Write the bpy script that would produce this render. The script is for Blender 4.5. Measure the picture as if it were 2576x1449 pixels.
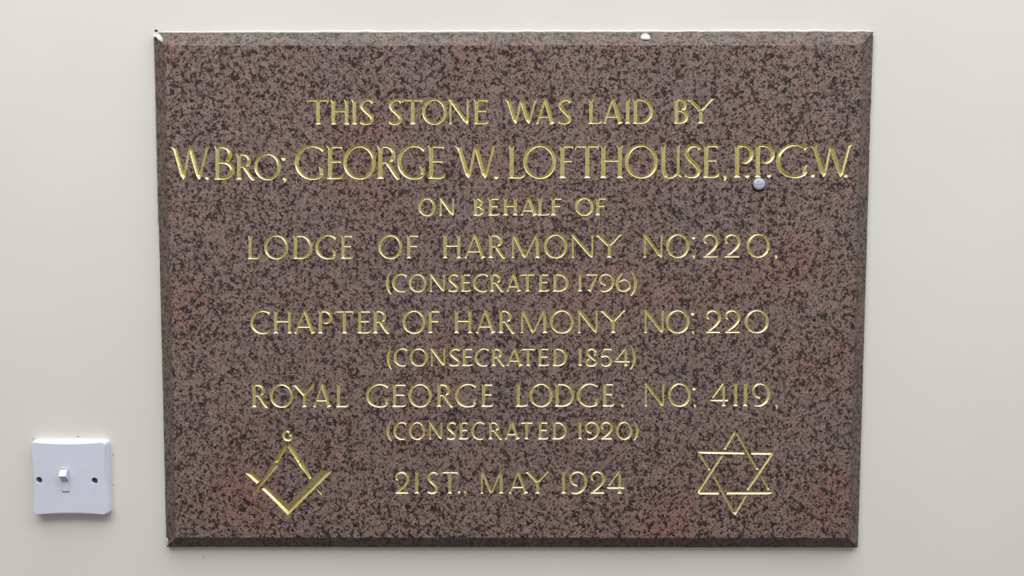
import bpy, bmesh, math, random
from mathutils import Vector
random.seed(7)
C = bpy.context.scene.collection
for o in list(bpy.data.objects): bpy.data.objects.remove(o)

# ------------------------------------------------------------------ camera
IMW, IMH, F = 2576.0, 1449.0, 2000.0
PITCH = math.radians(3.43)
ZC = 1.50                       # lens height above the floor
T_FACE = 0.0155                 # polished face stands this far off the wall
CAM = Vector((0.0, -0.862 - T_FACE, ZC))
cam_d = bpy.data.cameras.new('camera'); cam = bpy.data.objects.new('camera', cam_d); C.objects.link(cam)
cam_d.sensor_width = 36.0; cam_d.lens = F * 36.0 / IMW
cam_d.clip_start = 0.01
cam.location = CAM
cam.rotation_euler = (math.pi/2 - PITCH, 0, 0)
bpy.context.scene.camera = cam
sc = bpy.context.scene
sc.view_settings.view_transform = 'Standard'; sc.view_settings.look = 'None'
sc.view_settings.gamma = 1.0; sc.view_settings.use_curve_mapping = False
sc.view_settings.exposure = 0.0

# ------------------------------------------------------------------ world and lamps
w = bpy.data.worlds.new('world'); sc.world = w; w.use_nodes = True
bg = w.node_tree.nodes['Background']
bg.inputs[0].default_value = (0.93, 0.96, 1.0, 1); bg.inputs[1].default_value = 0.40

def area(name, loc, target, size, sy, power, col):
    l = bpy.data.lights.new(name, 'AREA'); l.shape = 'RECTANGLE'; l.size = size; l.size_y = sy
    l.energy = power; l.color = col
    o = bpy.data.objects.new(name, l); C.objects.link(o); o.location = loc
    o.rotation_euler = (Vector(target) - Vector(loc)).to_track_quat('-Z', 'Y').to_euler()
    return o
area('ceiling_lamp', (0.0, -1.55, 4.40), (0.0, -1.45, 0.0), 3.4, 2.3, 152, (0.98, 0.99, 1.0))
area('ceiling_lamp', (-2.2, -2.4, 4.4), (-0.6, -0.1, 1.0), 1.2, 1.2, 40, (1.0, 0.93, 0.83))

area('ceiling_lamp', (2.6, -1.3, 4.0), (0.3, -0.1, 1.2), 1.4, 1.2, 40, (0.93, 0.97, 1.0))

# ------------------------------------------------------------------ helpers
def lin(r, g, b):
    f = lambda c: (c/255/12.92) if c/255 <= 0.04045 else ((c/255+0.055)/1.055)**2.4
    return (f(r), f(g), f(b), 1)
PR, PU, PF = Vector((1,0,0)), Vector((0, math.sin(PITCH), math.cos(PITCH))), Vector((0, math.cos(PITCH), -math.sin(PITCH)))
def at(px, py, y=-T_FACE):
    """the point on the plane Y=y that the photograph shows at px,py"""
    d = PR*((px-IMW/2)/F) + PU*(-(py-IMH/2)/F) + PF
    return CAM + d*((y-CAM.y)/d.y)
def px_of(v):
    d = v - CAM; k = d.dot(PF)
    return IMW/2 + F*d.dot(PR)/k, IMH/2 - F*d.dot(PU)/k
MM = 0.001
PXM = 0.862/F                   # metres per photograph pixel on the face

def mesh_obj(name, verts, faces, mat=None, parent=None, origin=None, smooth=False):
    me = bpy.data.meshes.new(name)
    og = Vector(origin) if origin is not None else Vector((0,0,0))
    me.from_pydata([tuple(Vector(v)-og) for v in verts], [], faces); me.update()
    bm = bmesh.new(); bm.from_mesh(me); bmesh.ops.recalc_face_normals(bm, faces=bm.faces); bm.to_mesh(me); bm.free()
    for p in me.polygons: p.use_smooth = smooth
    o = bpy.data.objects.new(name, me); C.objects.link(o)
    if mat: me.materials.append(mat)
    if parent is not None: o.parent = parent
    elif origin is not None: o.location = og
    return o
def bm_obj(name, bm, mat=None, parent=None, smooth=False):
    me = bpy.data.meshes.new(name); bmesh.ops.recalc_face_normals(bm, faces=bm.faces); bm.to_mesh(me); bm.free()
    for p in me.polygons: p.use_smooth = smooth
    o = bpy.data.objects.new(name, me); C.objects.link(o)
    if mat: me.materials.append(mat)
    if parent is not None: o.parent = parent
    return o
def empty(name, loc, label, cat):
    o = bpy.data.objects.new(name, None); C.objects.link(o); o.location = loc
    o.empty_display_size = 0.05; o['label'] = label; o['category'] = cat
    return o

class NT:
    def __init__(s, name):
        s.m = bpy.data.materials.new(name); s.m.use_nodes = True; s.t = s.m.node_tree
        s.b = s.t.nodes['Principled BSDF']
    def n(s, typ, **kw):
        nd = s.t.nodes.new(typ)
        for k, v in kw.items():
            if k in nd.inputs: nd.inputs[k].default_value = v
            else: setattr(nd, k, v)
        return nd
    def l(s, a, b): s.t.links.new(a, b)
    def ramp(s, fac, stops, interp='LINEAR'):
        r = s.n('ShaderNodeValToRGB'); r.color_ramp.interpolation = interp
        el = r.color_ramp.elements
        while len(el) < len(stops): el.new(0.5)
        for e, (p, c) in zip(el, stops):
            e.position = p; e.color = c if len(c) == 4 else (*c, 1)
        s.l(fac, r.inputs[0]); return r.outputs[0]
    def mix(s, fac, a, b, mode='MIX'):
        m = s.n('ShaderNodeMix', data_type='RGBA', blend_type=mode)
        for sock, v in ((m.inputs[0], fac), (m.inputs[6], a), (m.inputs[7], b)):
            if hasattr(v, 'links'): s.l(v, sock)
            else: sock.default_value = v
        return m.outputs[2]
    def noise(s, vec, scale, detail=3, rough=0.55, dist=0.0):
        n = s.n('ShaderNodeTexNoise', Scale=scale, Detail=detail, Roughness=rough, Distortion=dist)
        s.l(vec, n.inputs['Vector']); return n
def g(v): return (v, v, v, 1)

# ------------------------------------------------------------------ materials
def granite(name, honed=False):
    m = NT(name); tc = m.n('ShaderNodeTexCoord'); co = tc.outputs['Object']
    warp = m.noise(co, 420, 3, 0.6)
    vm = m.n('ShaderNodeVectorMath', operation='MULTIPLY_ADD')
    m.l(warp.outputs['Color'], vm.inputs[0]); vm.inputs[1].default_value = (0.0030,)*3; m.l(co, vm.inputs[2])
    wc = vm.outputs[0]
    # feldspar crystals, each with a tint of its own
    vor = m.n('ShaderNodeTexVoronoi', Scale=290.0); m.l(wc, vor.inputs['Vector'])
    sep = m.n('ShaderNodeSeparateColor'); m.l(vor.outputs['Color'], sep.inputs[0])
    feld = m.ramp(sep.outputs[0], [(0.0, lin(114,94,87)), (0.25, lin(138,113,104)), (0.5, lin(130,115,111)), (0.75, lin(148,125,115)), (1.0, lin(119,100,86))])
    patch = m.noise(co, 9.0, 2, 0.5).outputs[0]
    feld = m.mix(m.ramp(patch, [(0.5, g(0)), (0.72, g(0.55))]), feld, lin(146,102,93))
    gpatch = m.noise(co, 13.0, 3, 0.55).outputs[1]; gs = m.n('ShaderNodeSeparateColor'); m.l(gpatch, gs.inputs[0])
    feld = m.mix(m.ramp(gs.outputs[1], [(0.5, g(0)), (0.66, g(0.35))]), feld, lin(118,110,109))
    # dark mineral clusters
    d1 = m.noise(wc, 195, 5, 0.64, 0.35).outputs[0]
    vd = m.n('ShaderNodeTexVoronoi', Scale=400.0); m.l(wc, vd.inputs['Vector'])
    sd = m.n('ShaderNodeSeparateColor'); m.l(vd.outputs['Color'], sd.inputs[0])
    ad = m.n('ShaderNodeMath', operation='MULTIPLY_ADD'); m.l(sd.outputs[1], ad.inputs[0]); ad.inputs[1].default_value = 0.16; m.l(d1, ad.inputs[2])
    mask = m.ramp(ad.outputs[0], [(0.595, g(0)), (0.66, g(1))])
    dark = m.ramp(sd.outputs[2], [(0.0, lin(46,33,31)), (0.4, lin(66,53,51)), (0.7, lin(58,38,33)), (1.0, lin(78,66,65))])
    col = m.mix(mask, feld, dark)
    # black mica flecks, pale quartz flecks
    fl = m.noise(wc, 480, 3, 0.6, 0.8).outputs[0]
    col = m.mix(m.ramp(fl, [(0.555, g(0)), (0.60, g(0.92))]), col, lin(26,18,18))
    f2 = m.noise(wc, 850, 2, 0.5, 0.4).outputs[0]
    col = m.mix(m.ramp(f2, [(0.63, g(0)), (0.67, g(0.9))]), col, lin(30,21,21))
    ql = m.noise(vm.outputs[0], 330, 4, 0.7, 1.2).outputs[0]
    col = m.mix(m.ramp(ql, [(0.64, g(0)), (0.70, g(0.6))]), col, lin(165,152,147))
    m.b.inputs['Specular IOR Level'].default_value = 0.22 if honed else 0.4
    if honed:
        gn = m.noise(co, 60, 4, 0.6).outputs[0]
        col = m.mix(0.4, col, m.ramp(gn, [(0.35, lin(64,59,54)), (0.65, lin(94,89,83))]))
        m.b.inputs['Roughness'].default_value = 0.55
    else:
        rr = m.ramp(ad.outputs[0], [(0.55, g(0.33)), (0.65, g(0.24))]); m.l(rr, m.b.inputs['Roughness'])
    m.l(col, m.b.inputs['Base Color'])
    bp = m.n('ShaderNodeBump', Strength=0.12 if not honed else 0.5, Distance=0.0004)
    m.l(fl, bp.inputs['Height']); m.l(bp.outputs[0], m.b.inputs['Normal'])
    return m.m
def gold():
    m = NT('gold_leaf'); tc = m.n('ShaderNodeTexCoord'); co = tc.outputs['Object']
    n1 = m.noise(co, 420, 4, 0.65).outputs[0]; n2 = m.noise(co, 60, 2, 0.5).outputs[0]
    c = m.ramp(n1, [(0.3, lin(178,158,90)), (0.45, lin(230,217,154)), (0.7, lin(245,236,185))])
    c = m.mix(m.ramp(n2, [(0.4, g(0)), (0.65, g(0.4))]), c, lin(218,203,120))
    sp = m.noise(co, 900, 2, 0.6).outputs[0]
    c = m.mix(m.ramp(sp, [(0.66, g(0)), (0.72, g(0.75))]), c, lin(84,66,34))
    m.l(c, m.b.inputs['Base Color'])
    m.b.inputs['Metallic'].default_value = 0.75; m.b.inputs['Roughness'].default_value = 0.33
    bp = m.n('ShaderNodeBump', Strength=0.35, Distance=0.0004); m.l(n1, bp.inputs['Height']); m.l(bp.outputs[0], m.b.inputs['Normal'])
    return m.m
def wall_paint(name='wall_paint', c1=(225,222,214), c2=(219,216,209)):
    m = NT(name); tc = m.n('ShaderNodeTexCoord'); co = tc.outputs['Object']
    n1 = m.noise(co, 3.2, 3, 0.55).outputs[0]; n2 = m.noise(co, 240, 3, 0.6).outputs[0]
    m.l(m.ramp(n1, [(0.3, lin(*c1)), (0.7, lin(*c2))]), m.b.inputs['Base Color'])
    m.b.inputs['Roughness'].default_value = 0.55
    bp = m.n('ShaderNodeBump', Strength=0.06, Distance=0.001); m.l(n2, bp.inputs['Height']); m.l(bp.outputs[0], m.b.inputs['Normal'])
    return m.m
def plain(name, c, rough=0.4, metal=0.0, c2=None, scale=200):
    m = NT(name); tc = m.n('ShaderNodeTexCoord')
    n1 = m.noise(tc.outputs['Object'], scale, 3, 0.6).outputs[0]
    c2 = c2 or tuple(max(0, v-6) for v in c)
    m.l(m.ramp(n1, [(0.35, lin(*c)), (0.65, lin(*c2))]), m.b.inputs['Base Color'])
    m.b.inputs['Roughness'].default_value = rough; m.b.inputs['Metallic'].default_value = metal
    return m.m
M_GR, M_HON, M_GOLD, M_WALL = granite('polished_granite'), granite('honed_granite_edge', True), gold(), wall_paint()
M_BEAD = wall_paint('gloss_wall_paint', (206,207,205), (192,193,192)); M_BEAD.node_tree.nodes['Principled BSDF'].inputs['Roughness'].default_value = 0.3
M_PLAST = plain('white_plastic', (213,216,229), 0.28, 0, (209,212,226), 60)
M_ROCK = plain('white_rocker_plastic', (218,220,231), 0.25, 0, (215,217,229), 60)
M_STEEL = plain('screw_steel', (120,120,124), 0.3, 0.9, (70,70,74), 500)
M_CAP = plain('painted_screw_head', (186,186,204), 0.55, 0.0, (172,172,190), 300)
M_SLOT = plain('dark_gap', (48,46,50), 0.7)
M_FLOOR = plain('brown_carpet', (78,63,52), 0.95, 0, (62,50,42), 300)
M_MORT = plain('pale_mortar', (200,197,193), 0.8, 0, (176,172,167), 400)
M_DARK = plain('dark_chip', (70,70,68), 0.8, 0, (50,50,48), 300)

# ------------------------------------------------------------------ setting
def box(name, lo, hi, mat):
    x0,y0,z0 = lo; x1,y1,z1 = hi
    v = [(x0,y0,z0),(x1,y0,z0),(x1,y1,z0),(x0,y1,z0),(x0,y0,z1),(x1,y0,z1),(x1,y1,z1),(x0,y1,z1)]
    f = [(0,1,2,3),(4,5,6,7),(0,1,5,4),(1,2,6,5),(2,3,7,6),(3,0,4,7)]
    o = mesh_obj(name, v, f, mat); o['kind'] = 'structure'; return o
box('wall_back', (-3,0,0), (3,0.12,4.6), M_WALL)
box('floor', (-3,-4,-0.1), (3,0.12,0), M_FLOOR)

# ------------------------------------------------------------------ letter cutting
K = 0.78                        # groove depth over half width
EPS = 0.12*MM
STROKES = []                    # (tag, verts, faces, bbox in px)
def seg_len(p): 
    d = [0.0]
    for a, b in zip(p, p[1:]): d.append(d[-1] + math.hypot(b[0]-a[0], b[1]-a[1]))
    return d
def add_wedge(tag, st, closed=False, notch0=0, notch1=0, off=0.0):
    """st: stations (x, y, nx, ny, half_width, depth) in photo pixels on the stone's face"""
    V, Fc = [], []
    def P(x, y, dep):           # dep metres into the stone
        q = at(x, y); return (q.x, q.y + dep, q.z)
    n = len(st); L, R, A = [], [], []
    for i, (x, y, nx, ny, h, d) in enumerate(st):
        hp = h + EPS/K/PXM
        L.append(len(V)); V.append(P(x+nx*hp, y+ny*hp, -EPS))
        R.append(len(V)); V.append(P(x-nx*hp, y-ny*hp, -EPS))
        if closed or 0 < i < n-1:
            o_ = off-0.42*ny; A.append(len(V)); V.append(P(x+nx*h*o_, y+ny*h*o_, d*(1+0.5*abs(ny))*PXM))
        else: A.append(None)
    rng = range(n) if closed else range(n-1)
    m0 = m1 = None
    if not closed and notch0:
        a = Vector(st[0][:2]); b = Vector(st[1][:2]); c = a.lerp(b, notch0); m0 = len(V); V.append(P(c.x, c.y, -EPS))
    if not closed and notch1:
        a = Vector(st[-1][:2]); b = Vector(st[-2][:2]); c = a.lerp(b, notch1); m1 = len(V); V.append(P(c.x, c.y, -EPS))
    for i in rng:
        j = (i+1) % n
        if A[i] is None:
            if m0 is not None:
                Fc += [(m0,L[i],L[j]), (m0,L[j],R[j]), (m0,R[j],R[i]), (L[i],m0,A[j]), (m0,R[i],A[j])]
            else: Fc += [(L[i],L[j],R[j],R[i]), (L[i],R[i],A[j])]
            Fc += [(L[i],A[j],L[j]), (R[i],R[j],A[j])]
        elif A[j] is None:
            if m1 is not None:
                Fc += [(m1,L[j],L[i]), (m1,L[i],R[i]), (m1,R[i],R[j]), (L[j],m1,A[i]), (m1,R[j],A[i])]
            else: Fc += [(L[i],L[j],R[j],R[i]), (L[j],A[i],R[j])]
            Fc += [(L[i],A[i],L[j]), (R[i],R[j],A[i])]
        else:
            Fc += [(L[i],L[j],R[j],R[i]), (L[i],A[i],A[j],L[j]), (R[i],R[j],A[j],A[i])]
    xs = [s[0] for s in st]; ys = [s[1] for s in st]; mh = max(s[4] for s in st) + 1.5
    STROKES.append((tag, V, Fc, (min(xs)-mh, min(ys)-mh, max(xs)+mh, max(ys)+mh)))

def stroke(pts, h, e0='plain', e1='plain', closed=False, off=0.0, H=60, depth=None):
    """centre line in px, half width h (number or one per point)"""
    if not isinstance(h, (list, tuple)): h = [h]*len(pts)
    h = [x*random.uniform(0.97, 1.03) for x in h]
    D = seg_len(pts if not closed else pts+[pts[0]]); Lt = D[-1]
    hm = sum(h)/len(h)
    def ev(d):
        d = min(max(d, 0), Lt); P = pts if not closed else pts+[pts[0]]; hh = h if not closed else h+[h[0]]
        for k in range(len(D)-1):
            if d <= D[k+1]+1e-9:
                t = (d-D[k])/max(1e-9, D[k+1]-D[k])
                return (P[k][0]+(P[k+1][0]-P[k][0])*t, P[k][1]+(P[k+1][1]-P[k][1])*t, hh[k]+(hh[k+1]-hh[k])*t)
    def tan(d):
        q = 0.6 if Lt > 6 else 0.2
        if closed: a = ev((d-q) % Lt); b = ev((d+q) % Lt)
        else: a = ev(d-q); b = ev(d+q)
        l = math.hypot(b[0]-a[0], b[1]-a[1]) or 1
        return (b[0]-a[0])/l, (b[1]-a[1])/l
    if closed:
        st = []
        for k in range(len(pts)):
            tx, ty = tan(D[k]); st.append((pts[k][0], pts[k][1], -ty, tx, h[k], K*h[k]))
        add_wedge(CUR, st, True, off=off); return
    ins = {'plain':0.95,'flare':1.15,'fork':1.2,'soft':1.0,'point':1.6,'butt':0.9}
    mul = {'plain':0.95,'flare':1.65,'fork':1.7,'soft':1.3,'point':0.12,'butt':1.0}
    fl = {'plain':0.5,'flare':2.4,'fork':2.6,'soft':2.0,'point':2.6,'butt':0.5}
    h0, h1 = h[0], h[-1]
    i0, i1 = ins[e0]*h0, ins[e1]*h1; f0, f1 = fl[e0]*h0, fl[e1]*h1
    if i0+i1 > 0.9*Lt: s_ = 0.9*Lt/(i0+i1); i0 *= s_; i1 *= s_
    if i0 + i1 >= Lt*0.89: ds = [0, i0, Lt]
    else:
        ds = {0.0, i0, Lt-i1, Lt}
        for x in (0.6*f0+0.4*i0, f0, Lt-f1, Lt-(0.6*f1+0.4*i1)):
            if i0+0.4 < x < Lt-i1-0.4: ds.add(x)
        for x in D[1:-1]:
            if i0+0.3 < x < Lt-i1-0.3: ds.add(x)
        ds = sorted(ds)
        keep = [ds[0]]
        for x in ds[1:]:
            if x-keep[-1] > 0.25 or x in (Lt,): keep.append(x)
        ds = keep
    st = []
    for d in ds:
        x, y, b = ev(d); tx, ty = tan(d)
        m = 1.0
        if d < f0: m = 1+(mul[e0]-1)*(1-d/f0)**(2 if mul[e0] > 1 else 1)
        if Lt-d < f1: m = max(m, 1+(mul[e1]-1)*(1-(Lt-d)/f1)**(2 if mul[e1] > 1 else 1)) if mul[e1] > 1 else min(m, 1+(mul[e1]-1)*(1-(Lt-d)/f1))
        st.append((x, y, -ty, tx, b*max(m, 0.1), (depth or K*b)*min(1.0, m if m > 0.3 else 0.3)))
    add_wedge(CUR, st, False, 0.55 if e0 == 'fork' else 0, 0.55 if e1 == 'fork' else 0, off)

def pit(cx, cy, r, pts=None):
    ring = pts or [(cx+r*math.cos(a*math.pi/5), cy+r*math.sin(a*math.pi/5)) for a in range(10)]
    V = []; 
    for x, y in ring:
        q = at(x, y); V.append((q.x, q.y-EPS, q.z))
    q = at(cx, cy-0.28*r); V.append((q.x, q.y + r*0.75*PXM, q.z)); n = len(ring)
    Fc = [tuple(range(n))] + [(i, (i+1) % n, n) for i in range(n)]
    xs = [p[0] for p in ring]; ys = [p[1] for p in ring]
    STROKES.append((CUR, V, Fc, (min(xs)-1, min(ys)-1, max(xs)+1, max(ys)+1)))

def catmull(P, n=5, closed=False):
    out = []; m = len(P)
    for i in range(m if closed else m-1):
        if closed: a, b, c, d = P[(i-1) % m], P[i], P[(i+1) % m], P[(i+2) % m]
        else: a, b, c, d = P[max(i-1,0)], P[i], P[i+1], P[min(i+2,m-1)]
        for k in range(n):
            t = k/n
            out.append(tuple(0.5*((2*b[j]) + (c[j]-a[j])*t + (2*a[j]-5*b[j]+4*c[j]-d[j])*t*t + (3*b[j]-a[j]-3*c[j]+d[j])*t**3) for j in range(len(b))))
    if not closed: out.append(tuple(P[-1]))
    return out
def arc(cx, cy, rx, ry, a0, a1, n=18):
    return [(cx+rx*math.cos(math.radians(a0+(a1-a0)*k/n)), cy-ry*math.sin(math.radians(a0+(a1-a0)*k/n))) for k in range(n+1)]
def arcw(h, a0, a1, n=18, thin=0.54):
    return [h*(thin+(1-thin)*abs(math.cos(math.radians(a0+(a1-a0)*k/n)))) for k in range(n+1)]

def glyph(ch, x0, x1, T, B, W):
    h = W*0.475; th = 0.60*h; s = 1.66*h; w = x1-x0; H = B-T; X = lambda u: x0+u*w; Y = lambda v: T+v*H
    cx = (x0+x1)/2
    def stem(x, e0='fork', e1='flare', hh=h, t=None, b=None, dx=0):
        stroke([(x, T if t is None else t), (x+dx, B if b is None else b)], hh, e0, e1)
    def bar(xa, xb, y, hh=th, e0='butt', e1='butt', dy=0): stroke([(xa, y), (xb, y+dy)], hh, e0, e1)
    def tail(xb):               # lower arm of E and L, swept up at its end
        stroke(catmull([(x0+0.2*h, B-th), (X(0.5), B-th), (x1-0.24*w, B-th*1.1), (x1-0.08*w, B-th-0.05*H), (x1-0.5, B-0.19*H)], 4), [th*1.05]*13+[th*0.9]*2+[th*0.5]*2, 'butt', 'point')
    if ch in 'I1':
        stem(cx, 'fork' if ch == 'I' else 'soft')
    elif ch == 'H':
        stem(x0+s); stem(x1-s, 'fork', 'flare', h*0.95); bar(x0+s+h*0.4, x1-s-h*0.4, Y(0.47))
    elif ch == 'T':
        y = T+th+0.3; stem(cx, 'butt', 'flare', h, y)
        stroke([(x0+0.10*w, y), (x1-0.07*w, y)], th, 'butt', 'butt')
        stroke([(x0+0.10*w, y-th*0.9), (x0+0.05*w, y+0.02*H), (x0, y+0.11*H)], [th*0.5, th*0.8, th*0.3], 'plain', 'point')
        stroke([(x1, T-0.05*H), (x1-0.05*w, y+0.02*H), (x1-0.075*w, y+0.10*H)], [th*0.3, th*0.8, th*0.5], 'point', 'plain')
    elif ch in 'EF':
        stem(x0+s, 'fork', 'butt' if ch == 'E' else 'flare', h, None, B-th*0.6 if ch == 'E' else None)
        xr = X(0.90) if ch == 'E' else x1
        bar(x0+s+h*0.5, xr, T+th+0.4, th, 'butt', 'soft'); bar(x0+s+h*0.5, X(0.84 if ch == 'E' else 0.92), Y(0.475), th, 'butt', 'soft')
        stroke([(xr-0.2, T+th*0.8), (xr-0.6, Y(0.135))], th*0.6, 'plain', 'point')
        if ch == 'E': tail(x1)
    elif ch == 'L':
        stem(x0+s, 'fork', 'butt', h, None, B-th*0.6); tail(x1)
    elif ch == 'N':
        xl, xr = x0+s*0.85, x1-s*0.7
        stroke([(xl, Y(0.0)), (xl, B)], th, 'point', 'flare')
        stroke([(xl-0.9*h, Y(-0.07)), (xl, Y(0.03)), (xr, B)], [h*0.5, h*0.95, h*0.9], 'point', 'point')
        stroke([(xr, T), (xr, Y(0.97))], th, 'fork', 'point')
    elif ch == 'M':
        a, b, c, d = X(0.085), X(0.475), X(0.885), x1-s
        stroke([(a, Y(0.02)), (x0+s*0.8, B)], th, 'point', 'flare')
        stroke([(a-0.2*h, Y(-0.06)), (b, B)], h*0.9, 'point', 'point')
        stroke([(c+0.3*h, Y(-0.06)), (b+0.2*h, Y(0.98))], th, 'point', 'point')
        stroke([(c, Y(0.0)), (d, B)], h, 'point', 'flare')
    elif ch == 'A':
        ax = X(0.51)
        stroke([(ax, Y(-0.0)), (x0+s*0.85, B)], th, 'point', 'flare')
        stroke([(ax-0.5*h, Y(-0.08)), (ax, Y(0.02)), (x1-s*0.95, B)], [h*0.6, h, h], 'point', 'flare')
        t = 0.715; bar(ax+(x0+s*0.85-ax)*t, ax+(x1-s*0.95-ax)*t, Y(t), th*0.95)
    elif ch == 'W':
        a, b, c, d, e = X(0.085), X(0.325), X(0.485), X(0.715), X(0.925)
        stroke([(a, T), (b, Y(1.0))], h, 'fork', 'point')
        stroke([(c, Y(0.0)), (b+0.1*h, Y(0.98))], th, 'point', 'point')
        stroke([(c-0.25*h, Y(-0.03)), (d, Y(1.0))], h, 'point', 'point')
        stroke([(e, T), (d+0.1*h, Y(0.98))], th, 'fork', 'point')
    elif ch == 'Y':
        v = (X(0.52), Y(0.5))
        stroke([(X(0.06), Y(0.0)), v], h*0.9, 'fork', 'plain')
        stroke([(X(0.97), Y(0.0)), (v[0]+0.3*h, v[1])], th, 'soft', 'point')
        stem(v[0], 'plain', 'flare', h*0.95, Y(0.47))
    elif ch in 'O0':
        n = 40; rx, ry = w/2-h*0.85, H/2-th*0.85+0.9
        A_ = arc(cx, (T+B)/2, rx, ry, 90, 450, n)[:-1]
        stroke(A_, [h*0.95*(0.58+0.42*abs(math.cos(2*math.pi*(k/n)+math.pi/2+0.18))) for k in range(n)], closed=True)
    elif ch == 'C':
        rx = (w-h)/1.66; ry = H/2-th*0.6+0.6
        stroke(arc(x0+h*0.85+rx, (T+B)/2, rx, ry, 50, 310, 26), arcw(h, 50, 310, 26), 'soft', 'point')
    elif ch == 'G':
        rx = (w-h)/1.74; ry = H/2-th*0.6+0.6; c0 = x0+h*0.85+rx
        stroke(arc(c0, (T+B)/2, rx, ry, 47, 318, 26), arcw(h, 47, 318, 26), 'soft', 'point')
        xs = x1-s*0.95; stroke([(xs, Y(0.61)), (xs, B-0.11*H)], h*0.9, 'fork', 'plain')
    elif ch == 'D':
        stem(x0+s, 'fork', 'butt', h, None, B-th*0.5); ex = X(0.40); rx = x1-h*0.9-ex; ry = H/2-th
        stroke([(x0+s+h*0.4, T+th)]+arc(ex, (T+B)/2, rx, ry, 90, -90, 20)+[(x0+0.2*h, B-th)], [th]+arcw(h, 90, -90, 20, 0.68)+[th], 'butt', 'butt')
    elif ch == 'B':
        stem(x0+s, 'fork', 'butt', h, None, B-th*0.5); m = Y(0.49); xi = x0+s+h*0.4
        e = X(0.42); rx = X(0.90)-h*0.9-e
        stroke([(xi, T+th)]+arc(e, (T+th+m)/2, rx, (m-T-th)/2, 90, -78, 16), [th]+arcw(h*0.92, 90, -78, 16, 0.66), 'butt', 'point')
        e = X(0.42); rx = x1-h*0.9-e
        stroke([(xi, m)]+arc(e, (m+B-th)/2, rx, (B-th-m)/2, 90, -90, 16)+[(x0+0.2*h, B-th)], [th*0.9]+arcw(h, 90, -90, 16, 0.66)+[th], 'butt', 'butt')
    elif ch == 'P':
        stem(x0+s); m = Y(0.55); xi = x0+s+h*0.4; e = X(0.48); rx = x1-h*0.9-e
        stroke([(xi, T+th)]+arc(e, (T+th+m)/2, rx, (m-T-th)/2, 90, -108, 18), [th]+arcw(h, 90, -108, 18, 0.66), 'butt', 'point')
    elif ch == 'R':
        stem(x0+s); m = Y(0.515); xi = x0+s+h*0.4; e = X(0.40); rx = X(0.80)-h*0.9-e
        stroke([(xi, T+th)]+arc(e, (T+th+m)/2, rx, (m-T-th)/2, 90, -70, 16), [th]+arcw(h, 90, -70, 16, 0.66), 'butt', 'point')
        stroke(catmull([(xi, m), (X(0.42), m-0.3), (X(0.52), Y(0.60)), (X(0.78), Y(0.88)), (X(0.90), Y(0.975)), (x1, Y(0.99))], 4), [th*0.8]*5+[h*0.9]*13+[h*0.6, h*0.4, h*0.3], 'butt', 'point')
    elif ch == 'S':
        P = [(.95,.15),(.80,.055),(.54,.035),(.26,.10),(.13,.25),(.26,.40),(.50,.52),(.77,.66),(.88,.80),(.78,.92),(.52,.965),(.28,.96),(.06,.90)]
        Wd = [.75,.8,.75,.85,.9,.98,1,.98,.9,.85,.75,.75,.7]
        q = catmull([(X(a), Y(b), c*h) for (a, b), c in zip(P, Wd)], 3)
        stroke([p[:2] for p in q], [p[2] for p in q], 'soft', 'soft')
        stroke([(x0+0.02*w, Y(0.83)), (X(0.07), Y(0.99))], th*0.5, 'point', 'plain')
    elif ch == 'U':
        xl, xr = x0+s, x1-s
        q = catmull([(xl, Y(0.6)), (xl+0.02*w, Y(0.78)), (X(0.28), Y(0.94)), (X(0.46), Y(0.985)), (X(0.66), Y(0.94)), (xr, Y(0.82))], 4)
        stroke([(xl, T)]+q, [h]+[h]*9+[th]*(len(q)-9), 'fork', 'point')
        stroke([(xr, T), (xr, Y(0.88)), (x1-0.2*h, Y(0.99))], th*1.05, 'fork', 'point')
    elif ch == '2':
        P = [(.20,.43),(.08,.31),(.10,.15),(.30,.045),(.55,.03),(.80,.12),(.92,.33),(.80,.54),(.52,.74),(.18,.92)]
        Wd = [.5,.75,.8,.8,.8,.9,1,.95,.8,.6]
        q = catmull([(X(a), Y(b), c*h) for (a, b), c in zip(P, Wd)], 3)
        stroke([p[:2] for p in q], [p[2] for p in q], 'point', 'plain')
        bar(x0+0.3, X(0.95), B-th*1.05, th*1.15, 'plain', 'plain')
    elif ch == '9':
        P = [(.46,.64),(.22,.56),(.07,.38),(.11,.17),(.34,.04),(.58,.04),(.82,.15),(.93,.38),(.90,.62),(.76,.82),(.52,.955),(.24,.98),(.06,.92)]
        Wd = [.6,.75,.85,.85,.7,.7,.85,1,1,.9,.75,.6,.4]
        q = catmull([(X(a), Y(b), c*h) for (a, b), c in zip(P, Wd)], 3)
        stroke([p[:2] for p in q], [p[2] for p in q], 'plain', 'point')
    elif ch == '6':
        P = [(.48,-.06),(.26,.14),(.10,.38),(.08,.62),(.20,.86),(.46,.975),(.72,.92),(.92,.72),(.84,.46),(.60,.33),(.38,.38),(.22,.50)]
        Wd = [.4,.7,.95,1,.9,.75,.8,.95,.8,.65,.6,.4]
        q = catmull([(X(a), Y(b), c*h) for (a, b), c in zip(P, Wd)], 3)
        stroke([p[:2] for p in q], [p[2] for p in q], 'point', 'point')
    elif ch == '7':
        bar(x0+0.5, X(0.88), T+th*1.1, th*1.15, 'plain', 'plain')
        stroke([(X(0.97), Y(-0.02)), (X(0.62), Y(0.45)), (X(0.27), B)], [th*0.7, h*0.9, h], 'point', 'flare')
    elif ch == '8':
        P = [(.86,.24),(.80,.10),(.52,.03),(.24,.10),(.16,.25),(.32,.41),(.62,.57),(.86,.72),(.88,.84),(.70,.96),(.46,.975)]
        q = catmull([(X(a), Y(b)) for a, b in P], 3); stroke(q, h*0.85, 'plain', 'plain')
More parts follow.
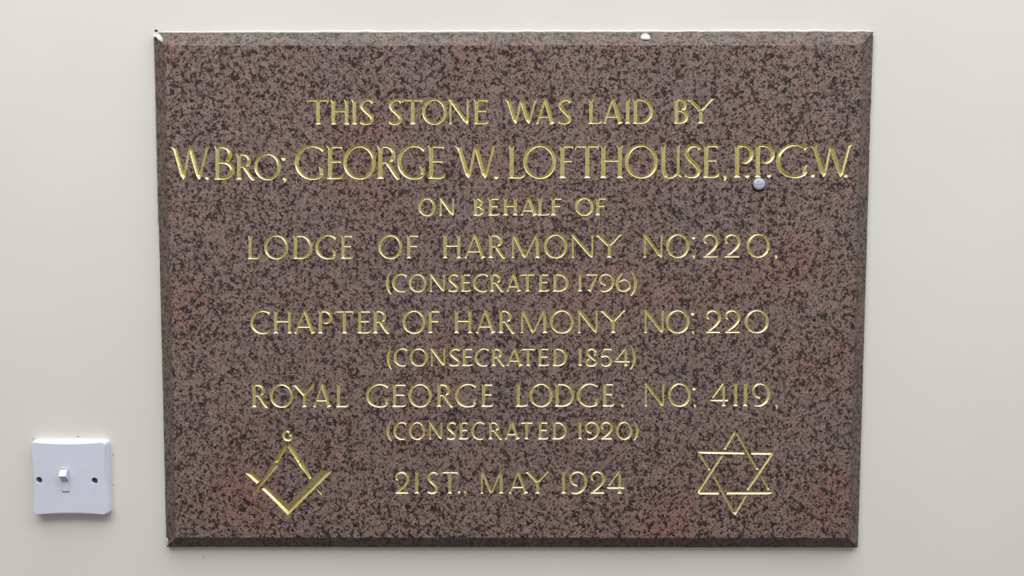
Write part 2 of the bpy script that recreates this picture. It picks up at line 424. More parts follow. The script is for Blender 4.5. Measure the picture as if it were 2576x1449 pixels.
        P = [(.84,.22),(.84,.33),(.70,.43)]; q = catmull([(X(a), Y(b)) for a, b in P], 3); stroke(q, [h*.8]*3+[h*.6]*4, 'plain', 'point')
        P = [(.44,.51),(.20,.64),(.09,.78),(.16,.92),(.34,.97),(.50,.975)]; q = catmull([(X(a), Y(b)) for a, b in P], 3); stroke(q, h*0.75, 'point', 'plain')
    elif ch == '5':
        bar(X(0.26), X(0.96), T+th, th*1.1, 'plain', 'soft')
        stroke([(X(0.32), Y(0.03)), (X(0.10), Y(0.49))], th*0.95, 'plain', 'plain')
        P = [(.06,.50),(.22,.455),(.48,.42),(.74,.50),(.90,.68),(.86,.84),(.68,.96),(.42,.985),(.20,.93),(.02,.83)]
        Wd = [.6,.75,.8,.9,1,.9,.8,.75,.65,.4]
        q = catmull([(X(a), Y(b), c*h) for (a, b), c in zip(P, Wd)], 3)
        stroke([p[:2] for p in q], [p[2] for p in q], 'plain', 'point')
    elif ch == '4':
        xs = X(0.74); stroke([(xs, Y(0.0)), (xs, B)], h*0.9, 'point', 'flare')
        stroke([(xs+0.2*h, Y(-0.04)), (X(0.16), Y(0.64))], th*0.95, 'point', 'plain')
        bar(x0+0.5, x1-0.5, Y(0.735), th*1.25, 'point', 'plain')
    elif ch in '()':
        f = (lambda u: X(u)) if ch == '(' else (lambda u: X(1-u))
        q = catmull([(f(1.0), Y(0)), (f(.50), Y(.2)), (f(.28), Y(.42)), (f(.28), Y(.6)), (f(.52), Y(.82)), (f(1.0), Y(1))], 4)
        n = len(q); stroke(q, [h*(0.25+0.85*math.sin(math.pi*k/(n-1))) for k in range(n)], 'point', 'point')
    elif ch == '.':
        pit(cx, (T+B)/2, w/2)
    elif ch == ',':             # comma: round head with a tail hooked to the left
        r = w*0.44; hx, hy = x0+w*0.52, T+r
        ring = [(hx-r, hy), (hx-0.6*r, hy-0.8*r), (hx+0.1*r, hy-r), (hx+0.8*r, hy-0.6*r), (hx+1.05*r, hy+0.15*r), (hx+0.8*r, hy+0.45*(B-hy)), (hx+0.1*r, B), (hx-0.35*r, B-0.1*H), (hx+0.0*r, hy+0.45*(B-hy)), (hx-0.7*r, hy+0.75*r)]
        pit(hx+0.25*r, hy+0.25*r, r, ring)

# each line: (x_left, top, base), (x_right, top, base), stroke width, [(character, x0, x1[, top, base])]
LINES = [
 ('l1', (772,249.5,313.5), (1795,247,310.5), 9.6, [('T',772.6,828),('H',831,879.5),('I',884.7,898.4),('S',905.7,940),('S',978,1011.6),('T',1012.6,1064),('O',1062,1123.7),('N',1127,1182),('E',1191,1229.6),
   ('W',1270.5,1354),('A',1345,1397),('S',1404.6,1437),('L',1479,1514.7),('A',1513.7,1568),('I',1572,1586),('D',1591,1642.6),('B',1694,1731.7),('Y',1728.5,1794.6)]),
 ('l2', (430,367,452), (2146,362.5,445.5), 11.0, [('W',429.4,530),('.',515.4,528,440,452.5),('B',538.4,588.8),('R',593,641,385.5,452),('O',639.7,706,385.5,452),('.',708,721,392,404.5),(',',709,723,442,460),('G',741.8,817),('E',821.5,864.4),('O',863.4,945),
   ('R',948.4,1007),('G',999.7,1071),('E',1076,1120),('W',1144.4,1251),('.',1242,1254.5,438.5,451),('L',1278.6,1320.5),('O',1316,1399),('F',1406,1441),('T',1447,1508),('H',1509,1568),('O',1572,1654.5),('U',1660,1715),('S',1722,1762.5),('E',1768,1809),(',',1816,1829.5,436.5,455.5),
   ('P',1845.5,1895.5),('.',1873,1885.7,435.5,448),('P',1898,1949),('.',1927.7,1941,434,447),('G',1952.7,2032),('.',2038,2051,434,447),('W',2037.5,2146),('.',2121,2133,435,447.5)]),
 ('l3', (1052,497.5,542.5), (1523,496.5,541.5), 8.6, [('O',1052.6,1096),('N',1103,1145),('B',1189.5,1218),('E',1227,1257),('H',1265,1303),('A',1307,1352.5),('L',1351.5,1383),('F',1385.5,1411.7),('O',1446.6,1493),('F',1497,1523)]),
 ('l4', (622,591.5,651.5), (1957,587.5,646.7), 8.4, [('L',622.6,654.6),('O',665,725.5),('D',737,785.7),('G',793.4,847.8),('E',856.5,888.5),('O',952,1011.8),('F',1021.5,1052),
   ('H',1113,1161),('A',1165.7,1222),('R',1227.8,1272.5),('M',1285,1359),('O',1368.5,1426.8),('N',1435.5,1494.7),('Y',1498.6,1563.6),('N',1616.5,1668.6),('O',1676,1734),('.',1739,1750,591.5,602.5),(',',1739.5,1750,637.5,653),('2',1769,1807),('2',1822.7,1862.7),('0',1878,1936),(',',1946.6,1956.5,638,652)]),
 ('l5', (970,689,733.9), (1603,688,732.7), 7.4, [('(',970.5,985,679.6,742),('C',986.4,1024.7),('O',1028.6,1073),('N',1079.5,1121),('S',1127.6,1153.4),('E',1159,1185.7),('C',1190,1229),('R',1232,1267.5),('A',1271.5,1311.7),('T',1308,1346),('E',1354,1382),('D',1390,1430),
   ('1',1453.6,1464.8),('7',1474,1506),('9',1507,1544.6),('6',1549,1587.5),(')',1586,1603.4,679.6,745)]),
 ('l6', (630,781.3,839), (1934,779,837), 8.2, [('C',630,680),('H',687,734.5),('A',737.4,793.7),('P',799.5,835.5),('T',841,892),('E',898.5,933.5),('R',938,980),('O',1012.5,1070),('F',1076,1105),
   ('H',1142,1188.6),('A',1194.4,1247),('R',1253.6,1295.4),('M',1308,1377.5),('O',1383.7,1443),('N',1451.6,1505),('Y',1510,1573),('N',1618.7,1671.5),('O',1674.6,1734.4),('.',1737,1747.6,783,794),(',',1738,1747.6,829.5,843),('2',1776,1813.6),('2',1823.7,1862.5),('0',1873.4,1934)]),
 ('l7', (973,876,920.5), (1600,875.8,920.5), 7.4, [('(',973,985,870,930),('C',990.4,1025.7),('O',1031,1076),('N',1081.4,1121.7),('S',1130,1158),('E',1162,1190.3),('C',1194,1231),('R',1236,1270),('A',1272,1315.6),('T',1310,1347),('E',1353,1382),('D',1390,1426.5),
   ('1',1454,1464.8),('8',1473,1502.4),('5',1509.7,1539.4),('4',1544,1585),(')',1585,1600,866,930)]),
 ('l8', (632,966.6,1024.5), (1958,963,1021.5), 8.2, [('R',632.6,674.3),('O',679,737.4),('Y',737.4,791.8),('A',785,834.5),('L',845,878),('G',921,979),('E',986,1022.8),('O',1027.6,1085.8),('R',1098,1140.6),('G',1145,1200),('E',1210,1241.5),
   ('L',1297.6,1328),('O',1332,1390),('D',1395,1444.4),('G',1451.4,1506),('E',1515,1545.3),(',',1560,1570.5,1013.5,1028),('N',1619.5,1673),('O',1680.7,1737.4),('.',1741,1751,972.5,982.5),(',',1742.6,1752.4,1014.5,1028),('4',1785,1833),('1',1845,1857),('1',1869,1881),('9',1892,1936.7),(',',1948,1958,1015,1031)]),
 ('l9', (972,1061.6,1105.3), (1607,1060.6,1105), 7.4, [('(',972.5,985,1056.6,1109.4),('C',990,1023.4),('O',1029,1069.6),('N',1077,1114.4),('S',1123.7,1147.4),('E',1154,1179),('C',1185.7,1220),('R',1228,1263.6),('A',1267.5,1308.4),('T',1307.7,1341.4),('E',1353,1379.7),('D',1389,1426),
   ('1',1453.6,1464.8),('9',1472,1507.7),('2',1511.7,1541.3),('0',1550,1590),(')',1594,1606.7,1058,1108)]),
 ('l10', (994,1186.3,1241.6), (1571,1185,1241.6), 7.8, [('2',994.7,1029),('1',1043,1054),('S',1075,1101.7),('T',1109,1154),('.',1150.8,1159.5,1232.5,1242),(',',1165,1173.8,1232,1247.5),('M',1207.3,1267),('A',1277.5,1329),('Y',1321.6,1380.6),('1',1412.5,1423.5),('9',1432,1477),('2',1485.6,1522),('4',1524.7,1571)]),
]
for tag, (xa,ta,ba), (xb,tb,bb), W, chars in LINES:
    CUR = tag
    for c in chars:
        if len(c) == 5: ch, x0, x1, T, B = c
        else:
            ch, x0, x1 = c; t = ((x0+x1)/2-xa)/(xb-xa); T = ta+(tb-ta)*t; B = ba+(bb-ba)*t
        glyph(ch, x0, x1, T, B, W if not (tag == 'l2' and ch in 'RO' and len(c) == 5) else W*0.9)

# emblems
def emb(ox, oy, k): return lambda u, v: (ox+u/k, oy+v/k)
def facet_cut(tag, left, right, crest):
    """groove between two edges (px lists of equal length), its bottom under the crest points"""
    V, Fc = [], []; n = len(left)
    for p in left: q = at(*p); V.append((q.x, q.y-EPS, q.z))
    for p in right: q = at(*p); V.append((q.x, q.y-EPS, q.z))
    for (x, y, d) in crest: q = at(x, y); V.append((q.x, q.y+d*PXM, q.z))
    L = list(range(n)); R = [n+i for i in range(n)]; A = [2*n+i for i in range(n)]
    for i in range(n-1):
        Fc += [(L[i],L[i+1],R[i+1],R[i]), (L[i],A[i],A[i+1],L[i+1]), (R[i],R[i+1],A[i+1],A[i])]
    Fc += [(L[0],R[0],A[0]), (L[-1],A[-1],R[-1])]
    P = left+right; STROKES.append((tag, V, Fc, (min(p[0] for p in P)-1, min(p[1] for p in P)-1, max(p[0] for p in P)+1, max(p[1] for p in P)+1)))
e = emb(600, 1070, 6.036)
def band(tag, lo, up, d, f=0.25, ins=(0.04, 0.04)):
    """groove with its bottom near the lower edge lo; up is the upper edge"""
    cr = []
    for i, (a, b) in enumerate(zip(lo, up)):
        x, y = a[0]+(b[0]-a[0])*f, a[1]+(b[1]-a[1])*f; cr.append([x, y, d])
    for end, nb, t in ((0, 1, ins[0]), (-1, -2, ins[1])):
        cr[end][0] += (cr[nb][0]-cr[end][0])*t; cr[end][1] += (cr[nb][1]-cr[end][1])*t
    facet_cut(tag, lo, up, cr)
E = lambda *pts: [e(*p) for p in pts]
# set square: left arm runs under the compass leg, right arm over it
band('sq', E((96,722),(278,892)), E((205,712),(352,822)), 4.6, 0.34, (0.10,0.06))
band('sq', E((345,962),(752,1368)), E((425,900),(752,1190)), 4.6, 0.30, (0.06,0.0))
band('sq', E((752,1368),(1425,700)), E((752,1190),(1262,672)), 4.8, 0.28, (0.0,0.05))
# compass legs
band('co', E((742,330),(665,455),(602,570)), E((722,248),(585,450),(520,570)), 4.6, 0.22, (0.05,0.02))
band('co', E((608,618),(540,690),(420,840),(225,1072)), E((545,540),(452,680),(345,850),(222,1064)), 4.2, 0.30, (0.10,0.25))
band('co', E((742,330),(815,440),(905,580)), E((764,246),(880,395),(962,500)), 4.6, 0.24, (0.05,0.02))
band('co', E((905,590),(960,660),(1080,822)), E((962,505),(1020,625),(1112,790)), 4.2, 0.30, (0.10,0.10))
CUR = 'co'
stroke(E((1185,965),(1270,1062)), 1.6, 'plain', 'point')
# the letter above the compasses
CUR = 'gg'
q = catmull(E((775,112),(745,86),(700,103),(680,150),(702,203),(748,222),(796,205),(810,165),(788,146),(765,158)), 3)
stroke(q, [3.2]*(len(q)-4)+[2.6,2.2,1.8,1.4], 'soft', 'point')
CUR = 'star'
e = emb(1730, 1070, 6.0375)
hw, dw = 3.7, 3.0
for a, b, h_, e0, e1 in (((728,75),(562,368),dw,'point','plain'), ((522,455),(150,1030),dw,'plain','point'), ((735,110),(1058,672),dw*0.95,'plain','plain'), ((1105,760),(1228,975),dw*0.85,'point','plain'),
                 ((145,1028),(475,1028),hw,'point','plain'), ((592,1025),(1288,1025),hw,'plain','point'),
                 ((150,405),(862,418),hw,'point','plain'), ((962,422),(1300,424),hw,'plain','point'),
                 ((165,410),(330,678),dw*0.85,'plain','plain'), ((382,745),(705,1340),dw*0.9,'point','plain'), ((1302,405),(908,980),dw,'point','plain'), ((885,1066),(708,1368),dw,'plain','point')):
    stroke(E(a, b), h_, e0, e1)

# ------------------------------------------------------------------ the plaque
OUT = [(388,82),(2196,80),(2158,1377),(419,1376)]        # outer edge, top-left clockwise
INN = [(415,115),(2168,113),(2134,1353),(443,1352)]      # where the bevel meets the face
NS = 90
def ring(corners, y, jit, seed, n=NS):
    r = random.Random(seed); out = []
    for k in range(4):
        a, b = corners[k], corners[(k+1) % 4]
        low = [r.uniform(-1,1) for _ in range(12)]
        for i in range(n):
            t = i/n; dx, dy = b[0]-a[0], b[1]-a[1]; l = math.hypot(dx, dy); nx, ny = -dy/l, dx/l
            lf = low[int(t*11)]*(1-(t*11) % 1)+low[int(t*11)+1 if int(t*11)+1 < 12 else 11]*((t*11) % 1)
            j = (r.uniform(-1,1)*0.6 + lf*0.8)*jit if i else 0
            if r.random() < 0.04 and i: j += jit*1.8
            p = at(a[0]+dx*t+nx*j, a[1]+dy*t+ny*j, y); out.append(Vector((p.x, y, p.z)))
    return out
base = at((419+2158)/2, 1377, 0); PL_O = Vector((base.x, 0, at(1288,1377).z))
plaque = empty('commemorative_plaque', PL_O, 'large brown granite plaque with gold incised lettering, mounted on the cream wall', 'plaque')
Y_SIDE = -0.0045
r_side = ring(OUT, Y_SIDE, 0.45, 3); r_back = [Vector((v.x, 0, v.z)) for v in r_side]; r_face = ring(INN, -T_FACE, 0.6, 5)
NV = 4*NS; V = r_back + r_side + r_face; Fc = [tuple(range(NV))[::-1]]
for i in range(NV):
    j = (i+1) % NV; Fc += [(i, j, NV+j, NV+i), (NV+i, NV+j, 2*NV+j, 2*NV+i)]
Fc.append(tuple(range(2*NV, 3*NV)))
slab = mesh_obj('slab', V, Fc, M_GR)

# cut the strokes: strokes that touch go into different passes
passes = []
for s_ in STROKES:
    bb = s_[3]
    for ps in passes:
        if all(bb[2] < o[3][0] or bb[0] > o[3][2] or bb[3] < o[3][1] or bb[1] > o[3][3] for o in ps): ps.append(s_); break
    else: passes.append([s_])
def cut(target, cutter, solver='MANIFOLD'):
    md = target.modifiers.new('cut', 'BOOLEAN'); md.operation = 'DIFFERENCE'; md.object = cutter; md.solver = solver
    dg = bpy.context.evaluated_depsgraph_get(); dg.update()
    me = bpy.data.meshes.new_from_object(target.evaluated_get(dg))
    target.modifiers.clear(); old = target.data; target.data = me; bpy.data.meshes.remove(old)
    cm = cutter.data; bpy.data.objects.remove(cutter); bpy.data.meshes.remove(cm)
for ps in passes:
    VV, FF = [], []
    for _, v, f, _b in ps:
        k = len(VV); VV += v; FF += [tuple(i+k for i in q) for q in f]
    n0 = len(slab.data.polygons)
    cut(slab, mesh_obj('cutter', VV, FF))
    print('cut pass', len(ps), 'faces', n0, '->', len(slab.data.polygons))

sp = at(1909, 463.5); R = 14.8*PXM
hv, hf = [], []
for rr, d in ((R*1.14, -0.001), (R*1.10, 0.0006), (R*1.02, 0.0045)):
    for k in range(32): hv.append((sp.x+rr*math.cos(k*math.pi/16), -T_FACE+d, sp.z-2.4*PXM+rr*math.sin(k*math.pi/16)))
for i in range(2):
    for k in range(32): hf.append((i*32+k, i*32+(k+1) % 32, i*32+32+(k+1) % 32, i*32+32+k))
hf += [tuple(range(32)), tuple(range(64,96))]
cut(slab, mesh_obj('cutter', hv, hf))

def inside(px, py):
    t = (py-115)/(1352-115)
    return 118 < py < 1349 and 415+t*28+4 < px < 2168-t*34-4
NAMES = {'l1':('inscription_line','gold incised line reading THIS STONE WAS LAID BY'), 'l2':('inscription_line','tallest gold line, second from the top'),
 'l3':('inscription_line','gold incised line reading ON BEHALF OF'), 'l4':('inscription_line','gold line beginning LODGE OF HARMONY'),
 'l5':('inscription_line','gold bracketed line ending 1796'), 'l6':('inscription_line','gold line beginning CHAPTER OF HARMONY'),
 'l7':('inscription_line','gold bracketed line ending 1854'), 'l8':('inscription_line','gold line ending NO; 4119,'),
 'l9':('inscription_line','gold bracketed line ending 1920'), 'l10':('inscription_line','gold date line at the bottom'),
 'co':('compasses','gold incised pair of compasses'), 'sq':('set_square','gold incised set square crossing the compasses'), 'gg':('emblem_letter','small gold letter above the compasses'), 'star':('star_emblem','gold outlined six-pointed star')}
SPLITS = {'l1':(950,1250,1455,1668), 'l2':(731,1130,1266,1837), 'l3':(1165,1430), 'l4':(920,1080,1590,1760), 'l5':(1440,), 'l6':(995,1122,1595,1760),
          'l7':(1440,), 'l8':(900,1270,1590,1768), 'l9':(1440,), 'l10':(1190,1395)}       # gaps between words
grid = {}
for i, s_ in enumerate(STROKES):
    b = s_[3]
    for gx in range(int(b[0]//20), int(b[2]//20)+1):
        for gy in range(int(b[1]//20), int(b[3]//20)+1): grid.setdefault((gx, gy), []).append(i)
def tag_of(px, py):
    best, bt = 1e9, None
    for i in grid.get((int(px//20), int(py//20)), []):
        t, v, f, b = STROKES[i]
        if not (b[0]-1 <= px <= b[2]+1 and b[1]-1 <= py <= b[3]+1): continue
        if t not in ('co','sq','gg'): return t
        cxs = STR_PX[i]
        d = min((px-x)**2+(py-y)**2 for x, y in cxs)
        if d < best: best, bt = d, t
    return bt
STR_PX = {}
for i, (t, v, f, b) in enumerate(STROKES):
    if t in ('co','sq','gg'):
        pts = []
        for q in f:
            for a, c in zip(q, q[1:]+q[:1]):
                A_, B_ = px_of(Vector(v[a])), px_of(Vector(v[c]))
                pts += [(A_[0]+(B_[0]-A_[0])*k/12, A_[1]+(B_[1]-A_[1])*k/12) for k in range(12)]
        STR_PX[i] = pts
me = slab.data; buckets = {}; stone_f = []; hon = []
vco = [v.co.copy() for v in me.vertices]
for p in me.polygons:
    c = p.center; px, py = px_of(c); t = None
    if -T_FACE+1e-6 < c.y < -1e-5 and inside(px, py): t = tag_of(px, py)
    if t is None:
        stone_f.append(tuple(p.vertices)); hon.append(abs(c.y+T_FACE) > 2e-5); continue
    if t in SPLITS: t = (t, sum(px > x for x in SPLITS[t]))
    vs, mp, fs = buckets.setdefault(t, ([], {}, [])); idx = []
    for vi in p.vertices:
        if vi not in mp: mp[vi] = len(vs); vs.append(vco[vi])
        idx.append(mp[vi])
    fs.append(tuple(idx))
used = sorted({v for f in stone_f for v in f}); mp = {v: i for i, v in enumerate(used)}
nm = bpy.data.meshes.new('slab'); nm.from_pydata([tuple(vco[v]-PL_O) for v in used], [], [tuple(mp[v] for v in f) for f in stone_f])
nm.materials.append(M_GR); nm.materials.append(M_HON)
for p, h_ in zip(nm.polygons, hon): p.material_index = 1 if h_ else 0
nm.update(); slab.data = nm; bpy.data.meshes.remove(me); slab.parent = plaque; slab['label'] = 'brown speckled granite slab with bevelled edge'
groups = {}
def group(key, name, label):
    if key not in groups:
        o = bpy.data.objects.new(name, None); C.objects.link(o); o.parent = plaque; o.empty_display_size = 0.02; o['label'] = label; groups[key] = o
    return groups[key]
for k in sorted(buckets, key=str):
    vs, mp_, fs = buckets[k]
    if isinstance(k, tuple): par, nm_, lb = group(k[0], *NAMES[k[0]]), 'incised_word', None
    elif k == 'star': par, nm_, lb = plaque, *NAMES[k]
    else: par, (nm_, lb) = group('emblem', 'square_and_compasses_emblem', 'gold square and compasses emblem at the lower left'), NAMES[k]
    m2 = bpy.data.meshes.new(nm_); m2.from_pydata([tuple(v-PL_O) for v in vs], [], fs); m2.materials.append(M_GOLD); m2.update()
    o = bpy.data.objects.new(nm_, m2); C.objects.link(o); o.parent = par
    if lb: o['label'] = lb

# white slotted screw head under the letters P.P
def disc_rings(cx, cz, y0, prof, n=36):
    """lathe about the Y axis: prof = [(radius, offset towards the room)]"""
    V, Fc = [], []
    for r, d in prof:
        for k in range(n):
            a = 2*math.pi*k/n; V.append(Vector((cx+r*math.cos(a), y0-d, cz+r*math.sin(a))))
    for i in range(len(prof)-1):
        for k in range(n):
            k2 = (k+1) % n; Fc.append((i*n+k, i*n+k2, (i+1)*n+k2, (i+1)*n+k))
    Fc += [tuple(range(n)), tuple(range((len(prof)-1)*n, len(prof)*n))]
    return V, Fc
V, Fc = disc_rings(sp.x, sp.z, -T_FACE, [(R*0.8,-0.0044),(R*0.97,-0.001),(R,0.0009),(R*0.985,0.0014),(R*0.93,0.0019),(R*0.75,0.0023),(R*0.45,0.0025),(R*0.15,0.0026)])
scr = mesh_obj('screw', V, Fc, M_CAP, plaque, PL_O, True); scr['label'] = 'pale slotted screw head under the second line'
slot_c = mesh_obj('cutter', [(sp.x+x*R*1.2, -T_FACE-0.0018+y, sp.z+z*0.00013-0.0003+x*0.0001) for x in (-1,1) for y in (0,-0.003) for z in (-1,1)],
                  [(0,1,3,2),(4,6,7,5),(0,4,5,1),(2,3,7,6),(0,2,6,4),(1,5,7,3)])
slot_c.data.transform(__import__('mathutils').Matrix.Translation(-PL_O))
slot_c.location = PL_O
scr.parent = None; scr.location = PL_O; bpy.context.view_layer.update()
cut(scr, slot_c); scr.parent = plaque; scr.location = (0,0,0)
for p in scr.data.polygons: p.use_smooth = len(p.vertices) == 4

# paint and mortar left along the plaque's edges
def bead(name, pts, rad, mat, label, y=-0.0, jit=0.5, seed=1, flat=0.6):
    """lumpy half-round run of paint along px points on the plane Y=y"""
    r = random.Random(seed); V, Fc = [], []; m = 8; P = [at(p[0], p[1], y) for p in pts]; n = len(P)
    for i, p in enumerate(P):
        a, b = P[max(i-1,0)], P[min(i+1,n-1)]; t = (b-a).normalized(); nrm = Vector((t.z, 0, -t.x))
        rr = rad[i] if isinstance(rad, list) else rad
        rr *= (1+r.uniform(-jit, jit)*0.5)
        if i in (0, n-1): rr *= 0.25
        for k in range(m+1):
            a_ = math.pi*k/m; V.append(p + nrm*(math.cos(a_)*rr) + Vector((0,-1,0))*(math.sin(a_)*rr*flat))
    for i in range(n-1):
        for k in range(m): Fc.append((i*(m+1)+k, i*(m+1)+k+1, (i+1)*(m+1)+k+1, (i+1)*(m+1)+k))
        Fc.append((i*(m+1)+m, i*(m+1), (i+1)*(m+1), (i+1)*(m+1)+m))
    Fc += [tuple(range(m+1)), tuple(range((n-1)*(m+1), n*(m+1)))]
    o = mesh_obj(name, V, Fc, mat, plaque, PL_O, True)
    if label: o['label'] = label
    return o
def run(a, b, n, j=0.0, seed=1):
    r = random.Random(seed); return [(a[0]+(b[0]-a[0])*k/n + r.uniform(-j,j), a[1]+(b[1]-a[1])*k/n + r.uniform(-j,j)) for k in range(n+1)]
bead('paint_bead', run((396,83.5),(2199,80),120,0.8), [ (2.4 if 0.1 < k/120 < 0.93 else 1.7)*MM for k in range(121)], M_BEAD, 'run of wall paint along the top edge', -0.0025, 0.5, 3, 1.15)
bead('paint_bead', run((2197,82),(2191,260),24,0.4,5), 0.75*MM, M_BEAD, 'paint on the right edge', -0.003, 0.9, 7, 1.3)
bead('paint_bead', run((387,90),(398,560),60,0.4,6), 0.55*MM, M_BEAD, 'paint on the left edge', -0.003, 0.9, 8, 1.3)

def blob(name, outline, y_in, thick, mat, label):
    """thin dab of stuff: outline px on the bevel, given thickness"""
    n = len(outline); V, Fc = [], []
    cxp = sum(p[0] for p in outline)/n; cyp = sum(p[1] for p in outline)/n
    for sc_, d in ((1.0, 0.0), (0.93, 0.7), (0.6, 1.0)):
        for (x, y) in outline:
            q = at(cxp+(x-cxp)*sc_, cyp+(y-cyp)*sc_, y_in(y)); V.append(Vector((q.x, q.y-thick*d, q.z)))
    for i in range(2):
        for k in range(n): Fc.append((i*n+k, i*n+(k+1) % n, (i+1)*n+(k+1) % n, (i+1)*n+k))
    Fc += [tuple(range(n)), tuple(range(2*n, 3*n))]
    o = mesh_obj(name, V, Fc, mat, plaque, PL_O); 
    if label: o['label'] = label
    return o
bev_top = lambda y: Y_SIDE + (-T_FACE-Y_SIDE)*min(max((y-82)/33, 0), 1)
blob('paint_dab', [(1618,84),(1625,83),(1631,86),(1635,91),(1637,97),(1633,100.5),(1626,101.5),(1617,100.5),(1611,97),(1612,90)], lambda y: bev_top(y)-0.0006, 0.0010, M_MORT, 'white paint dab on the top bevel')
bl = lambda y: -0.0078
blob('mortar_dab', [(384,83),(394,80),(402,86),(410,97),(408,107),(400,104),(394,95),(387,92)], bev_top, 0.0012, M_MORT, 'pale mortar crumbs at the top left corner')
blob('mortar_dab', [(416,1354),(422,1353),(425,1362),(423,1374),(418,1372)], lambda y: -0.0060, 0.0010, M_MORT, 'pale mortar at the lower left corner')
blob('stone_chip', [(391,74),(397,76),(397,80),(389,80)], lambda y: -0.0035, 0.0015, M_DARK, 'dark chip on the top left corner')

# ------------------------------------------------------------------ the light switch
SW_Y = -0.0092
HW = 0.0424
pc = Vector((at(280,1200,0).x-HW, 0, at(180,1104,0).z-HW))                                   # centre of the plate on the wall
sw_o = Vector((pc.x, 0, at(180, 1301, 0).z))
switch = empty('light_switch', sw_o, 'square white plastic light switch plate with one rocker, left of the plaque', 'light switch')
def rrect(hx, hz, r, n=6, bow=0.0, nb=10):
    P = []
    for sx, sz, a0 in ((1,1,0),(-1,1,90),(-1,-1,180),(1,-1,270)):
        for k in range(n+1):
            a = math.radians(a0+90*k/n); P.append([sx*(hx-r)+r*math.cos(a), sz*(hz-r)+r*math.sin(a)])
    out = []
    for i, p in enumerate(P):
        q = P[(i+1) % len(P)]; d = math.hypot(q[0]-p[0], q[1]-p[1])
        if d > r*1.5:
            for k in range(nb):
                t = k/nb; x, z = p[0]+(q[0]-p[0])*t, p[1]+(q[1]-p[1])*t; b = bow*4*t*(1-t)
                if abs(q[0]-p[0]) > abs(q[1]-p[1]): z -= math.copysign(b, z)
                else: x -= math.copysign(b, x)
                out.append((x, z))
        else: out.append(tuple(p))
    return out
pcx, pcz = pc.x, pc.z
prof = [(HW, 0.0, 0.0, 0.0045), (HW-0.0002, 0.0050, 0.0, 0.0045), (HW-0.0006, 0.0068, 0.0007, 0.0045), (HW-0.0010, 0.0081, 0.0015, 0.0042), (HW-0.0014, 0.0088, 0.0018, 0.004), (HW-0.0020, -SW_Y, 0.0019, 0.0036)]
V, Fc = [], []; n = None
for hw_, d, bow, r in prof:
    rr = rrect(hw_, hw_, r, 6, bow); n = len(rr)
    V += [Vector((pcx+x, -d, pcz+z)) for x, z in rr]
for i in range(len(prof)-1):
    for k in range(n): Fc.append((i*n+k, i*n+(k+1) % n, (i+1)*n+(k+1) % n, (i+1)*n+k))
Fc += [tuple(range(n))[::-1], tuple(range((len(prof)-1)*n, len(prof)*n))]
plate = mesh_obj('plate', V, Fc, M_PLAST)
rk = at(164.5, 1209.5, SW_Y); sl, sr_ = at(98, 1208, SW_Y), at(237.5, 1209.5, SW_Y)
RX, RZ = 0.0043, 0.0133
def boxm(name, c, hx, hy, hz, mat=None):
    v = [(c[0]+x*hx, c[1]+y*hy, c[2]+z*hz) for x in (-1,1) for y in (-1,1) for z in (-1,1)]
    return mesh_obj(name, v, [(0,1,3,2),(4,6,7,5),(0,4,5,1),(2,3,7,6),(0,2,6,4),(1,5,7,3)], mat)
cut(plate, boxm('cutter', (rk.x, SW_Y, rk.z), RX, 0.0072, RZ))
for p in (sl, sr_):
    v, f = disc_rings(p.x, p.z, SW_Y, [(0.0034,-0.0042),(0.0034,-0.0006),(0.0037,0.0002),(0.0037,0.002)], 32)
    cut(plate, mesh_obj('cutter', v, f))
print('plate px', px_of(Vector((pcx-HW+.0008,-0.009,pcz+HW))), px_of(Vector((pcx,-0.009,pcz-HW+.0008+.0023))))
plate.data.transform(__import__('mathutils').Matrix.Translation(-sw_o)); plate.parent = switch
if not plate.data.materials: plate.data.materials.append(M_PLAST)
for p in plate.data.polygons: p.use_smooth = False
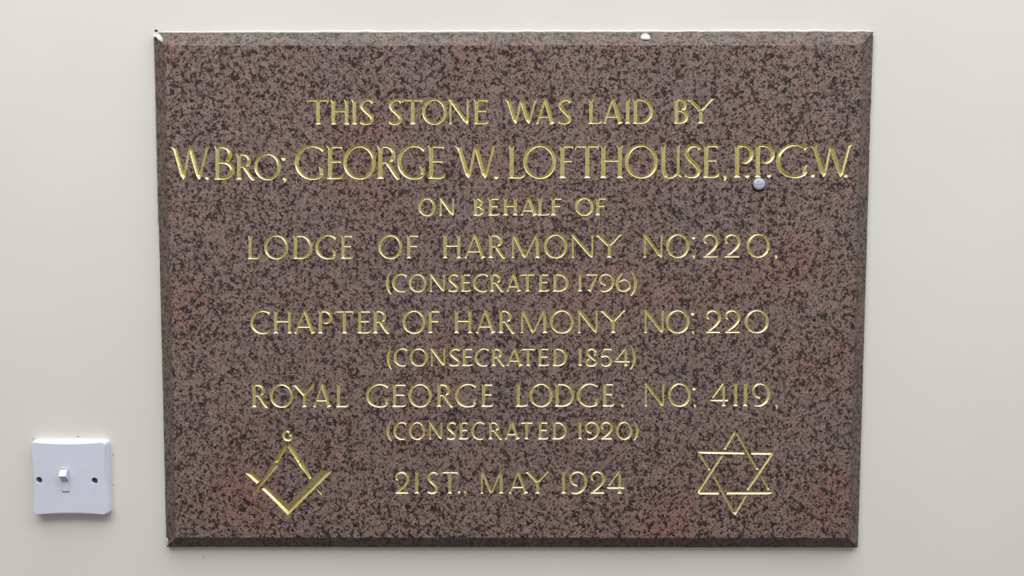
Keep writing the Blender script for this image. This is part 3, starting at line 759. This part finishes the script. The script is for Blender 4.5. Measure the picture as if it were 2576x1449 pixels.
# rocker: seesaw section, its upper end standing out
sec = [(-0.0127, 0.0008), (-0.0118, -0.0003), (-0.0010, -0.0006), (0.0030, -0.0026), (0.0052, -0.0052), (0.0062, -0.0066), (0.0072, -0.0068), (0.0125, -0.0036), (0.0128, -0.0030), (0.0128, 0.0055), (-0.0127, 0.0055)]
V, Fc = [], []; hx = RX-0.00028
for s_ in (-1, 1):
    for z, d in sec: V.append(Vector((rk.x+s_*hx, SW_Y+d, rk.z+z)))
m = len(sec)
for k in range(m): Fc.append((k, (k+1) % m, m+(k+1) % m, m+k))
Fc += [tuple(range(m)), tuple(range(m, 2*m))]
rocker = mesh_obj('rocker', V, Fc, M_ROCK, switch, sw_o); rocker['label'] = 'white rocker, upper end standing out'
bv = rocker.modifiers.new('bevel', 'BEVEL'); bv.width = 0.0003; bv.segments = 2; bv.limit_method = 'ANGLE'
for p, ang in ((sl, 0.5), (sr_, 0.2)):
    v, f = disc_rings(p.x, p.z, SW_Y+0.0036, [(0.0031,0.0),(0.0031,0.0006),(0.0027,0.0012),(0.0015,0.0017),(0.0004,0.0018)], 28)
    s_o = mesh_obj('screw', v, f, M_STEEL, None, None, True)
    ca, sa = math.cos(ang), math.sin(ang)
    cv = [(p.x+ca*x*0.004-sa*z*0.0004, SW_Y+0.0026+y*0.0012, p.z+sa*x*0.004+ca*z*0.0004) for x in (-1,1) for y in (-1,0) for z in (-1,1)]
    cut(s_o, mesh_obj('cutter', cv, [(0,1,3,2),(4,6,7,5),(0,4,5,1),(2,3,7,6),(0,2,6,4),(1,5,7,3)]))
    s_o.data.transform(__import__('mathutils').Matrix.Translation(-sw_o)); s_o.parent = switch; s_o['label'] = 'recessed steel screw head'
    if not s_o.data.materials: s_o.data.materials.append(M_STEEL)

# faint scuffs and specks on the wall paint
wall = bpy.data.objects['wall_back']
def scuff(a, b, r):
    p, q = at(a[0], a[1], 0), at(b[0], b[1], 0); t = (q-p).normalized(); n = Vector((t.z, 0, -t.x))*r*PXM; d = Vector((0,-0.00015,0))
    v = [p, p+(q-p)*0.5+n, q, p+(q-p)*0.5-n]; v = v + [x+d for x in v]
    return mesh_obj('scuff_mark', v, [(0,1,2,3),(4,5,6,7),(0,1,5,4),(1,2,6,5),(2,3,7,6),(3,0,4,7)], M_SCUFF, wall)
M_SCUFF = plain('grey_scuff', (150,148,146), 0.9, 0, (125,123,121), 500)
scuff((509,1406), (515,1397), 0.9); scuff((192,1098), (200,1098), 1.4); scuff((283,1218), (286,1220), 1.3); scuff((82,1104), (87,1102), 0.9); scuff((283,1147), (285,1141), 0.8)
